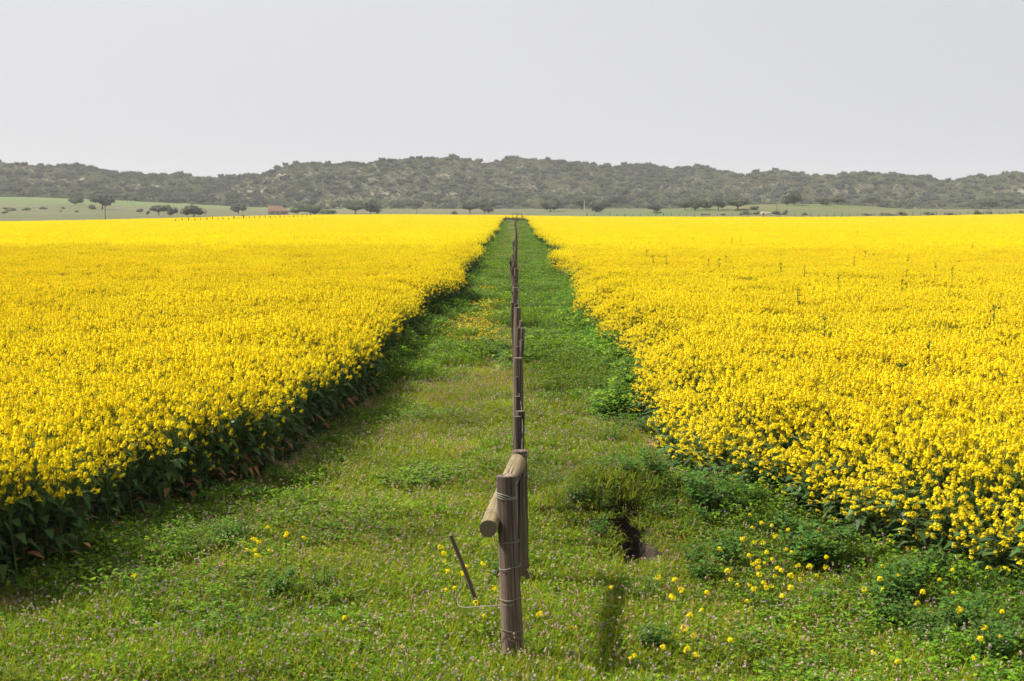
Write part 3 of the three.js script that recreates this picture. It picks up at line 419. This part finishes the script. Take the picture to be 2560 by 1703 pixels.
function stand(m, foot, top) { const d = top.clone().sub(foot).normalize(); m.position.copy(foot); m.quaternion.setFromUnitVectors(V(0, 1, 0), d); return m; }
function tube(pts, r, name, parent, segs = 24, mat = M.wire) { return mesh(name, new THREE.TubeGeometry(new THREE.CatmullRomCurve3(pts), segs, r, 5), mat, parent); }
{
  const F = new THREE.Group(); F.position.set(0, 0, 0);
  const g0 = ground(0, 9.2) - 0.12, near = { x: -0.012, d: 9.2, H: 1.28 };
  const P1 = mesh('brace_post', pole(near.H + 0.12, 0.073, 0.06, 3, 22, 14), M.postWood, F); stand(P1, V(near.x, g0, -near.d), V(near.x - 0.052, g0 + near.H + 0.12, -near.d));
  const P2 = mesh('brace_post', pole(1.24, 0.068, 0.064, 8, 20, 12), M.postWood, F); stand(P2, V(0.04, ground(0, 11.35) - 0.12, -11.35), V(0.03, ground(0, 11.35) + 1.12, -11.35));
  const ra = V(-0.178, 0.955, -9.02), rb = V(0.012, 0.985, -11.27), R = mesh('brace_rail', pole(ra.distanceTo(rb), 0.058, 0.068, 12, 22, 12), M.railWood, F); stand(R, ra, rb);
  const cut = mesh('cut_end', new THREE.CylinderGeometry(0.0565, 0.0555, 0.006, 22), M.plain('shade_toned_end_grain', 0.11, 0.085, 0.05), R); cut.position.y = -0.007;  // rail end facing the camera: its shade is put into a darker wood colour
  const loop = (y, ex, rad, tilt, seed) => { const t = (y - g0) / (near.H + 0.12), cx = near.x - 0.052 * t, r = lerp(0.073, 0.06, t) + 0.004, pts = []; for (let i = 0; i <= 20; i++) { const a = i / 20 * 6.2832; pts.push(V(cx + r * Math.cos(a) + ex * Math.min(0, Math.cos(a)) , y + tilt * Math.cos(a) + 0.003 * Math.sin(a * 3 + seed), -near.d + r * Math.sin(a) * (1 + Math.abs(ex)))); } tube(pts, rad, 'wire_loop', F, 48); };
  loop(1.13, 0, 0.004, -0.01, 1); loop(1.142, 0, 0.004, -0.014, 2); loop(1.12, 0, 0.0035, -0.008, 5); loop(0.83, 0, 0.0025, 0.004, 3); loop(0.66, 0, 0.0025, 0.012, 4); loop(0.45, 0, 0.0028, 0.01, 6); loop(0.24, 0, 0.0025, 0.0, 7); loop(0.09, 0, 0.0025, 0.004, 8);
  { const pts = []; for (let i = 0; i <= 22; i++) { const a = i / 22 * 6.2832, cx = -0.155, cy = 0.962; pts.push(V(cx + 0.068 * Math.cos(a), cy + 0.075 * Math.sin(a) , -9.24 + 0.05 * Math.cos(a))); } tube(pts, 0.003, 'wire_loop', F, 40); }
    tube([V(0.05, 1.125, -9.2), V(0.06, 0.9, -9.9), V(0.085, 0.5, -10.7), V(0.1, 0.2, -11.3)], 0.0035, 'brace_wire', F);
  for (let k = 0; k < 5; k++) { const a = k * 1.257; tube([V(0.03 + 0.07 * Math.cos(a), 1.04, -11.35 + 0.07 * Math.sin(a)), V(0.03 + 0.074 * Math.cos(a + 0.6), 1.035, -11.35 + 0.074 * Math.sin(a + 0.6)), V(0.03 + 0.07 * Math.cos(a + 1.257), 1.04, -11.35 + 0.07 * Math.sin(a + 1.257))], 0.003, 'wire_tie', F, 6); }
  { const y0 = 0.42; tube([V(-0.02, y0, -9.13), V(-0.2, y0 - 0.02, -9.17), V(-0.38, y0 - 0.07, -9.35), V(-0.335 - 0.06, y0 - 0.04, -9.4), V(-0.375, y0 + 0.06, -9.42), V(-0.35, y0 + 0.11, -9.43)], 0.0032, 'loose_wire', F, 30); }
  // line posts and droppers
  const lean = [[11, 0], [14, 0.01], [17, -0.015], [19, 0], [21, 0.1], [23.5, 0.12], [25, 0.02], [30, -0.05], [38, -0.02], [45, -0.16], [54, -0.2], [58, -0.05], [75, -0.05], [82, -0.16], [95, 0], [130, 0.05], [180, -0.15], [330, 0]];
  const postG = [0, 1, 2].map((i) => pole(1.35, 0.068, 0.06, 30 + i, 10, 5)), dropG = [0, 1, 2, 3, 4].map((i) => pole(1.2, 0.036, 0.03, 50 + i, 8, 5, (i - 2) * 0.012)), r = rng(31), top = [];
  let d = 12.5, nd = 0, k = 0;
  while (d < GATE - 1) {
    const isPost = k % 9 === 4, l = table(lean, d), x0 = 0.01 + (r() - 0.5) * 0.05, gy = ground(x0, d), h = isPost ? 1.28 + 0.06 * (r() - 0.5) : 1.02 + 0.16 * r() + (Math.abs(l) > 0.09 ? 0.08 : 0);
    if (isPost || nd < 298) {
      const m = mesh(isPost ? 'line_post' : 'dropper', isPost ? postG[k % 3] : dropG[(r() * 5) | 0], isPost ? M.postWood : r() < 0.55 ? M.dropWood : M.dropPale, F);
      const foot = V(x0, gy - 0.06, -d), tp = V(x0 + (isPost ? l * 0.25 : l * (0.6 + 0.8 * r()) + (r() - 0.5) * 0.07), gy + h, -d + (r() - 0.5) * 0.12); stand(m, foot, tp); m.scale.set(1, tp.distanceTo(foot) / (isPost ? 1.35 : 1.2), 1); m.rotateY(r() * 6.28); if (!isPost) { nd++; m.scale.x = m.scale.z = 0.8 + 0.9 * r() * r() + 0.1 * r(); }
    }
    d += 0.78 + 0.3 * r(); k++;
  }
  for (const y of [0.2, 0.42, 0.64, 0.84, 1.0]) { const pts = []; for (let q = 11.35; q <= GATE; q = q < 40 ? q + 2.4 : q + 9) pts.push(V(0.045 + 0.02 * Math.sin(q * 1.7 + y * 9), ground(0, q) + y + 0.012 * Math.sin(q * 2.3 + y * 5), -q)); tube(pts, 0.0022, 'wire', F, 400); }
  addTop(F, 'wire_fence'); tag(F, 'old wire fence of rough wooden posts and droppers with a braced end', 'fence');
  // loose stick leaning by the fence end
  const S = mesh('leaning_stick', pole(0.72, 0.019, 0.014, 90, 8, 7, 0.012), M.dropPale); stand(S, V(-0.25, ground(-0.25, 10.45) - 0.06, -10.45), V(-0.49, ground(-0.25, 10.45) + 0.62, -10.42)); addTop(S, 'leaning_stick'); tag(S, 'thin dark stick leaning in the grass beside the braced post', 'stick');
  // dry tendrils at the foot of the near post
  const T = new GB(99); for (let i = 0; i < 26; i++) { const a = T.r() * 6.28, q = 0.085 + T.r() * 0.05, y = T.rr(0.0, 0.28), p = V(near.x + q * Math.cos(a), y, -near.d + 0.02 + q * Math.sin(a)); T.stick(p, p.clone().add(V(T.rr(-0.1, 0.1), T.rr(-0.08, 0.12), T.rr(-0.03, 0.06))), 0.0016, 0.001, T.tone([0.26, 0.15, 0.1], 0.3)); }
  const tm = mesh('dry_bindweed', T.build(), M.dry); addTop(tm, 'dry_bindweed'); tag(tm, 'tangle of dry brown stems round the foot of the braced post', 'dry stems', null, 'stuff');
}
// crossing gate at the far end of the strip
{
  const G = new THREE.Group(), gy = ground(0, GATE); G.position.set(0, gy, -GATE);
  const pg = pole(2.0, 0.075, 0.065, 140, 10, 5);
  for (const [x, h] of [[-0.75, 1.95], [0.28, 2.12], [1.3, 1.95]]) { const p = mesh('gate_post', pg, M.dropWood, G); p.position.set(x, -0.05, 0); p.scale.y = h / 2; }
  const bar = mesh('crossbar', pole(2.2, 0.045, 0.04, 150, 8, 4), M.dropWood, G); bar.position.set(-0.85, 1.8, 0.1); bar.rotation.z = -Math.PI / 2;
  const bar2 = mesh('rail', pole(2.2, 0.03, 0.03, 151, 8, 4), M.dropWood, G); bar2.position.set(-0.85, 0.95, 0.09); bar2.rotation.z = -Math.PI / 2;
  addTop(G, 'farm_gate'); tag(G, 'dark wooden gate frame with a crossbar where the strip ends', 'gate');
  const s = mesh('corner_post', pole(1.5, 0.09, 0.08, 160, 10, 5), M.dropWood); s.position.set(-2.25, ground(-2.25, 322) - 0.1, -322); addTop(s, 'corner_post'); tag(s, 'stout dark post against the crop beside the gate', 'post');
  const tg = new THREE.BoxGeometry(1.5, 0.45, 0.6), tr = new THREE.Group(); const outer = mesh('basin', tg, M.plain('concrete', 0.5, 0.47, 0.42), tr); outer.position.y = 0.225;
  const rim = mesh('rim', new THREE.BoxGeometry(1.6, 0.08, 0.7), M.plain('concrete_rim', 0.56, 0.52, 0.46), tr); rim.position.y = 0.49; tr.position.set(-1.35, ground(-1.35, 318) , -318); addTop(tr, 'water_trough'); tag(tr, 'low pale concrete trough in front of the gate', 'trough');
  const rp = mesh('rusty_post', pole(1.4, 0.12, 0.11, 170, 8, 4), M.plain('rust', 0.32, 0.11, 0.06)); rp.position.set(1.62, ground(1.6, 330.5) - 0.05, -330.5); addTop(rp, 'rusty_post'); tag(rp, 'short rusty red post beside the gate frame', 'post');
}
// boundary fences across the crop
function farFence(pts, gap, h, label) {
  const F = new THREE.Group(), g = pole(h + 0.1, 0.065, 0.06, 180, 6, 3), r = rng(pts.length * 7 + h * 100); let tops = [];
  for (let s = 0; s < pts.length - 1; s++) { const [x0, d0] = pts[s], [x1, d1] = pts[s + 1], L = Math.hypot(x1 - x0, d1 - d0), n = Math.round(L / gap); for (let i = 0; i < n; i++) { const t = i / n, x = lerp(x0, x1, t), d = lerp(d0, d1, t), p = mesh('post', g, M.dropWood, F); p.position.set(x, ground(x, d) - 0.1, -d); p.rotation.set((r() - 0.5) * 0.08, r() * 6, (r() - 0.5) * 0.1); const k = 0.9 + 0.2 * r(); p.scale.set(1 + (i % 5 === 0) * 0.7, k, 1 + (i % 5 === 0) * 0.7); tops.push(V(x, ground(x, d) + h * 0.85, -d)); } }
  tube(tops, 0.004, 'wire', F, tops.length * 2); tube(tops.map((v) => V(v.x, v.y - 0.3, v.z)), 0.004, 'wire', F, tops.length * 2);
  addTop(F, 'boundary_fence'); tag(F, label, 'fence');
}
farFence([[20, 403.5], [70, 404], [110, 404], [150, 404]], 2.2, 2.0, 'long line of thin posts along the far edge of the weedy yellow crop');
farFence([[-53, 222], [-50, 262], [-44, 312]], 3.4, 1.55, 'row of thin posts standing in the yellow crop towards the house');

// ------------------------------------------------------------------ far trees, shrubs, house, poles
function crown(seed, n, flat, tint, lobes) {
  const g = new GB(seed), L = []; for (let i = 0; i < lobes; i++) { const a = i * 2.4, q = i ? g.rr(0.3, 0.62) : 0; L.push([V(q * Math.cos(a), 0.4 + g.rr(-0.16, 0.26) * flat, q * Math.sin(a)), g.rr(0.32, 0.5)]); }
  for (let i = 0; i < n; i++) { const [c, r] = L[(g.r() * lobes) | 0], o = g.unit(); if (o.y < -0.5) o.y *= 0.5; const p = V(c.x + o.x * r * g.rr(0.72, 1.06), c.y + o.y * r * flat * g.rr(0.72, 1.06), c.z + o.z * r * g.rr(0.72, 1.06)); g.patch(p, o.clone().add(V(g.rr(-0.6, 0.6), g.rr(-0.3, 0.6), g.rr(-0.6, 0.6))).normalize(), g.rr(0.04, 0.085), g.tone(tint, 0.35)); }
  for (const [c, r] of L) g.blob(c, r * 0.78, r * flat * 0.75, tint);
  return g.build();
}
function trunk(seed, flat) { const g = new GB(seed), k = [0.12, 0.1, 0.08]; g.stick(V(0, -0.12, 0), V(0.03, 0.3, 0), 0.06, 0.045, k, 6); for (let i = 0; i < 5; i++) { const a = i * 1.9; g.stick(V(0.03, 0.26, 0), V(0.4 * Math.cos(a), 0.5 + 0.1 * flat, 0.4 * Math.sin(a)), 0.032, 0.014, k, 5); } return g.build(); }
const OLIVE = [0.04, 0.056, 0.024], crowns = [crown(500, 900, 0.62, OLIVE, 8), crown(501, 900, 0.7, [0.034, 0.05, 0.024], 7), crown(502, 800, 0.6, [0.05, 0.06, 0.03], 9), crown(503, 800, 0.8, [0.036, 0.054, 0.022], 6)], trunks = [trunk(510, 0.6), trunk(511, 0.8)];
const bushes = [0, 1, 2, 3].map((i) => crown(520 + i, 420, 0.85, [[0.06, 0.075, 0.034], [0.075, 0.08, 0.042], [0.05, 0.068, 0.03], [0.09, 0.085, 0.05]][i], 5));
{
  const r = rng(77), trees = [[193, 512, 28, 18, 0], [259, 523, 44, 31, 0], [400, 537, 38, 23, 0], [432, 538, 24, 16, 0], [487, 542, 45, 27, 0], [598, 535, 30, 19, 0], [890, 534, 43, 26, 1], [928, 535, 32, 26, 1], [998, 523, 27, 19, 1], [1036, 524, 36, 19, 1], [1175, 533, 36, 26, 1], [1213, 532, 42, 25, 1], [1376, 529, 42, 28, 2], [1408, 522, 34, 22, 2], [1454, 524, 40, 28, 2], [1498, 531, 44, 25, 2], [1542, 517, 44, 32, 2], [1633, 532, 30, 18, 2], [1711, 526, 26, 20, 2], [1735, 526, 28, 23, 2], [1764, 525, 28, 24, 2], [1793, 526, 32, 24, 2], [1842, 525, 48, 26, 2], [1981, 513, 34, 26, 3], [2174, 512, 36, 23, 3], [2466, 525, 38, 24, 3], [2536, 520, 52, 28, 3], [785, 536, 42, 18, 4], [823, 537, 32, 13, 4], [746, 536, 30, 13, 4], [2090, 512, 34, 17, 3], [2052, 513, 24, 14, 3]];
  const labels = ['dark spreading tree in the sloping green pasture by the tall utility pole', 'dark rounded tree at the foot of the hills between house and gate', 'dark rounded tree in the row under the hills behind the gate', 'dark tree on the hill foot behind the green mound', 'low bushy tree beside the red roofed house'];
  trees.forEach(([px, py, w, h, l], i) => { const [x, d] = onGround(px, py, 500), W = w / PXF * d, H = h / PXF * d, o = new THREE.Group(); mesh('trunk', trunks[i % 2], M.far, o); mesh('crown', crowns[i % 4], M.far, o); o.position.set(x, ground(x, d) - 0.05, -d); o.scale.set(W / 1.22, H / 0.72, W / 1.22); o.rotation.y = r() * 6.28; addTop(o, 'tree'); tag(o, labels[l], 'tree', labels[l].replace('tree', 'trees')); });
  const shrubs = [[234, 523, 22, 15, 0], [352, 531, 20, 13, 0], [372, 536, 14, 12, 0], [30, 527, 40, 11, 0], [70, 526, 26, 9, 0], [110, 524, 24, 9, 0], [15, 534, 26, 9, 0], [160, 522, 14, 6, 0], [195, 531, 12, 7, 0], [155, 530, 8, 5, 0], [610, 540, 10, 4, 0], [1135, 536, 22, 11, 1], [1862, 537, 38, 14, 2], [1890, 537, 22, 12, 2], [1939, 537, 36, 13, 2], [1960, 537, 19, 15, 2], [2008, 538, 22, 9, 2], [1762, 538, 26, 6, 2], [1884, 525, 32, 13, 2], [2251, 541, 32, 13, 3], [2215, 541, 50, 9, 3], [2165, 541, 30, 8, 3], [2320, 539, 44, 11, 3], [2370, 538, 40, 8, 3], [2437, 537, 30, 15, 3], [2468, 536, 20, 11, 3], [2500, 536, 10, 6, 3], [2518, 536, 12, 6, 3], [2545, 532, 16, 8, 3], [1640, 534, 26, 9, 2], [1805, 538, 20, 5, 2]];
  const sl = ['dark low shrub dotted over the sloping green pasture', 'small dark shrub at the foot of the hills near the gate', 'dark shrub near the pale rocks behind the crop edge fence', 'dark low shrub at the foot of the green mound'];
  shrubs.forEach(([px, py, w, h, l], i) => { const [x, d] = onGround(px, py, 560), W = w / PXF * d, H = h / PXF * d, o = mesh('shrub', bushes[i % 4], M.far); o.position.set(x, ground(x, d) - H * 0.18, -d); o.scale.set(W / 1.75, H / 0.85, W / 1.75); o.rotation.y = r() * 6.28; addTop(o, 'shrub'); tag(o, sl[l], 'shrub', sl[l].replace('shrub', 'shrubs')); });
  // scrub on the hills
  const list = [], big = [];
  for (let d = 1085; d < 1560; d += 3.3) for (let x = -0.4 * d; x < 0.4 * d; x += 3.3) { const px = x + (r() - 0.5) * 3.4, pd = d + (r() - 0.5) * 3.4, a = r(), b = r(), v = r(), t = r() * 6.28; const f = fbm(px * 0.02 + 40, pd * 0.02); if (onSand(px, pd) && a < 0.7) continue; if (a < 0.16 + 0.3 * sstep(0.5, 0.7, noise(px * 0.04, pd * 0.04 + 50)) && b < 0.9) continue; if (b > 0.965 - 0.05 * f) { const s = 2.6 + 2.6 * v; big.push([px, ground(px, pd) - 0.4, -pd, t, s, s * (1.05 + 0.5 * a), v * 400 | 0]); } else { const s = 1.2 + 1.4 * v * v + 0.6 * f; list.push([px, ground(px, pd) - 0.35, -pd, t, s, s * (0.7 + 0.6 * a), (v * 400) | 0]); } }
  const small = [0, 1, 2, 3, 4].map((i) => [['scrub', crown(560 + i, 130, 0.8, [[0.085, 0.108, 0.036], [0.07, 0.096, 0.03], [0.105, 0.108, 0.05], [0.075, 0.104, 0.032], [0.1, 0.092, 0.052]][i], 4), M.far]]), large = [0, 1, 2].map((i) => [['scrub', crown(580 + i, 300, 0.8, [[0.036, 0.058, 0.026], [0.042, 0.062, 0.028], [0.032, 0.05, 0.026]][i], 6), M.far]]);
  const G = new THREE.Group(), tint = (o) => { const f = 0.62 + 0.5 * noise(o[0] * 0.03, o[2] * 0.03), w = noise(o[0] * 0.017 + 8, o[2] * 0.02); return [f * (0.92 + 0.22 * w), f, f * (0.95 + 0.12 * w)]; }; scatter(G, small, list, tint); scatter(G, large, big, tint); addTop(G, 'hill_scrub'); tag(G, 'dense grey green scrub covering the hills', 'scrub', null, 'stuff'); console.log('scrub', list.length, big.length);
}
{ // house
  const [x, d] = onGround(698, 537, 560), k = d / PXF, W = 52 * k, D = 7, hw = 9.5 * k, hr = 14 * k, o = new THREE.Group(); o.position.set(x, ground(x, d) - 0.3, -d); o.rotation.y = 0.12;
  const wallM = M.plain('dull_plaster', 0.33, 0.31, 0.27), tileM = M.plain('clay_tile', 0.22, 0.115, 0.075), ridgeM = M.plain('ridge_tile', 0.16, 0.1, 0.08);
  const wl = mesh('wall', new THREE.BoxGeometry(W - 0.8, hw + 0.6, D - 0.8), wallM, o); wl.position.y = hw / 2;
  const g = new GB(4), e = 0.2, A = [V(-W / 2, hw, D / 2), V(W / 2, hw, D / 2), V(W / 2, hw, -D / 2), V(-W / 2, hw, -D / 2)], T0 = V(-W / 2, hw + hr, 0), T1 = V(W / 2 - 3.6, hw + hr, 0);
  g.tri(A[0], A[1], T1, [1, 1, 1]); g.tri(A[0], T1, T0, [1, 1, 1]); g.tri(A[1], A[2], T1, [1, 1, 1]); g.tri(A[2], A[3], T0, [1, 1, 1]); g.tri(A[2], T0, T1, [1, 1, 1]); g.tri(A[3], A[0], T0, [1, 1, 1]); g.tri(A[0], A[3], A[2], [1, 1, 1]); g.tri(A[0], A[2], A[1], [1, 1, 1]);
  const roof = mesh('roof', g.build(), tileM, o);
  const n = 27, tiles = [M.plain('clay_tile_light', 0.3, 0.2, 0.13), M.plain('clay_tile_mid', 0.23, 0.14, 0.095), M.plain('clay_tile_red', 0.19, 0.11, 0.08)];
  for (let i = 0; i < n; i++) { const xx = lerp(-W / 2 + 0.15, W / 2 - 0.25, i / (n - 1)), over = Math.max(0, xx - (W / 2 - 3.6)) / 3.6, t = 1 - over, foot = V(xx, hw + 0.05, D / 2), head = V(xx, hw + hr * t + 0.05, D / 2 * (1 - t)); const m = mesh('tile_row', pole(1, 0.13, 0.13, 600, 6, 1), tiles[i % 3], roof); stand(m, foot, head); m.scale.y = foot.distanceTo(head); }
  const hip = mesh('hip_tiles', pole(1, 0.17, 0.17, 601, 6, 1), ridgeM, roof); stand(hip, A[1].clone().add(V(0, 0.1, 0)), T1.clone().add(V(0, 0.1, 0))); hip.scale.y = A[1].distanceTo(T1);
  const rd = mesh('ridge_tiles', pole(1, 0.17, 0.17, 602, 6, 1), ridgeM, roof); stand(rd, T0, T1); rd.scale.y = T0.distanceTo(T1);
  const dk = M.plain('wooden_shutter', 0.2, 0.16, 0.12, 0.7);
  for (const xx of [-W * 0.28, W * 0.22]) { const w = mesh('window', new THREE.BoxGeometry(1.1, 0.8, 0.1), dk, o); w.position.set(xx, hw * 0.62, D / 2 - 0.39); }
  const door = mesh('door', new THREE.BoxGeometry(1, 1.5, 0.1), M.plain('door_paint', 0.22, 0.17, 0.12), o); door.position.set(-W * 0.02, 0.75, D / 2 - 0.39);
  addTop(o, 'farmhouse'); tag(o, 'small farmhouse with a ribbed red tile roof beyond the crop', 'house');
}
for (const [px, y0, y1, w, label, pale] of [[266, 504, 553, 0.16, 'tall dark utility pole in front of the sloping pasture', 0], [1043, 519, 537, 0.12, 'thin dark pole between the house and the gate', 0], [1460, 500, 525, 0.2, 'pale utility pole among the trees under the hills', 1], [2431, 487, 528, 0.14, 'thin utility pole at the end of the green mound', 0], [1939, 511, 537, 0.13, 'short utility pole above the pale rocks', 0]]) {
  const [x, d] = onGround(px, y1, px === 266 ? 425 : 560), H = (y1 - y0) / PXF * d, o = new THREE.Group(); mesh('shaft', pole(H + 0.5, w, w * 0.7, px, 8, 4), pale ? M.plain('grey_steel', 0.5, 0.5, 0.48) : M.dropWood, o).position.y = -0.5; const c = mesh('crossarm', pole(1.8, 0.06, 0.06, px + 1, 6, 2), M.dropWood, o); c.position.set(-0.9, H - 0.4, 0.12); c.rotation.z = -Math.PI / 2; o.position.set(x, ground(x, d), -d); addTop(o, 'utility_pole'); tag(o, label, 'utility pole'); }
{ // pale rocks near the crop-edge fence
  const r = rng(88); for (let i = 0; i < 6; i++) { const [x, d] = onGround(1903 + i * 3.5, 537 - (i % 3), 600), s = 0.45 + 0.45 * r(), g = new THREE.IcosahedronGeometry(1, 2), p = g.attributes.position; for (let k = 0; k < p.count; k++) { const f = 0.75 + 0.5 * noise(p.getX(k) * 1.7 + i * 9 + 20, p.getY(k) * 1.7 + p.getZ(k) * 2.3 + 20); p.setXYZ(k, p.getX(k) * f, p.getY(k) * f * 1.2, p.getZ(k) * f); } g.computeVertexNormals(); const m = mesh('rock', g, M.plain('pale_rock', 0.4, 0.31, 0.26)); m.position.set(x, ground(x, d) + s * 0.4, -d); m.scale.setScalar(s); addTop(m, 'rock'); tag(m, 'pale pinkish rock between the dark shrubs behind the crop edge', 'rock', 'pale rocks between the shrubs'); }
}

scene.fog = new THREE.FogExp2(new THREE.Color(0.92, 0.95, 1.0), 0.00013);
renderer.render(scene, camera);
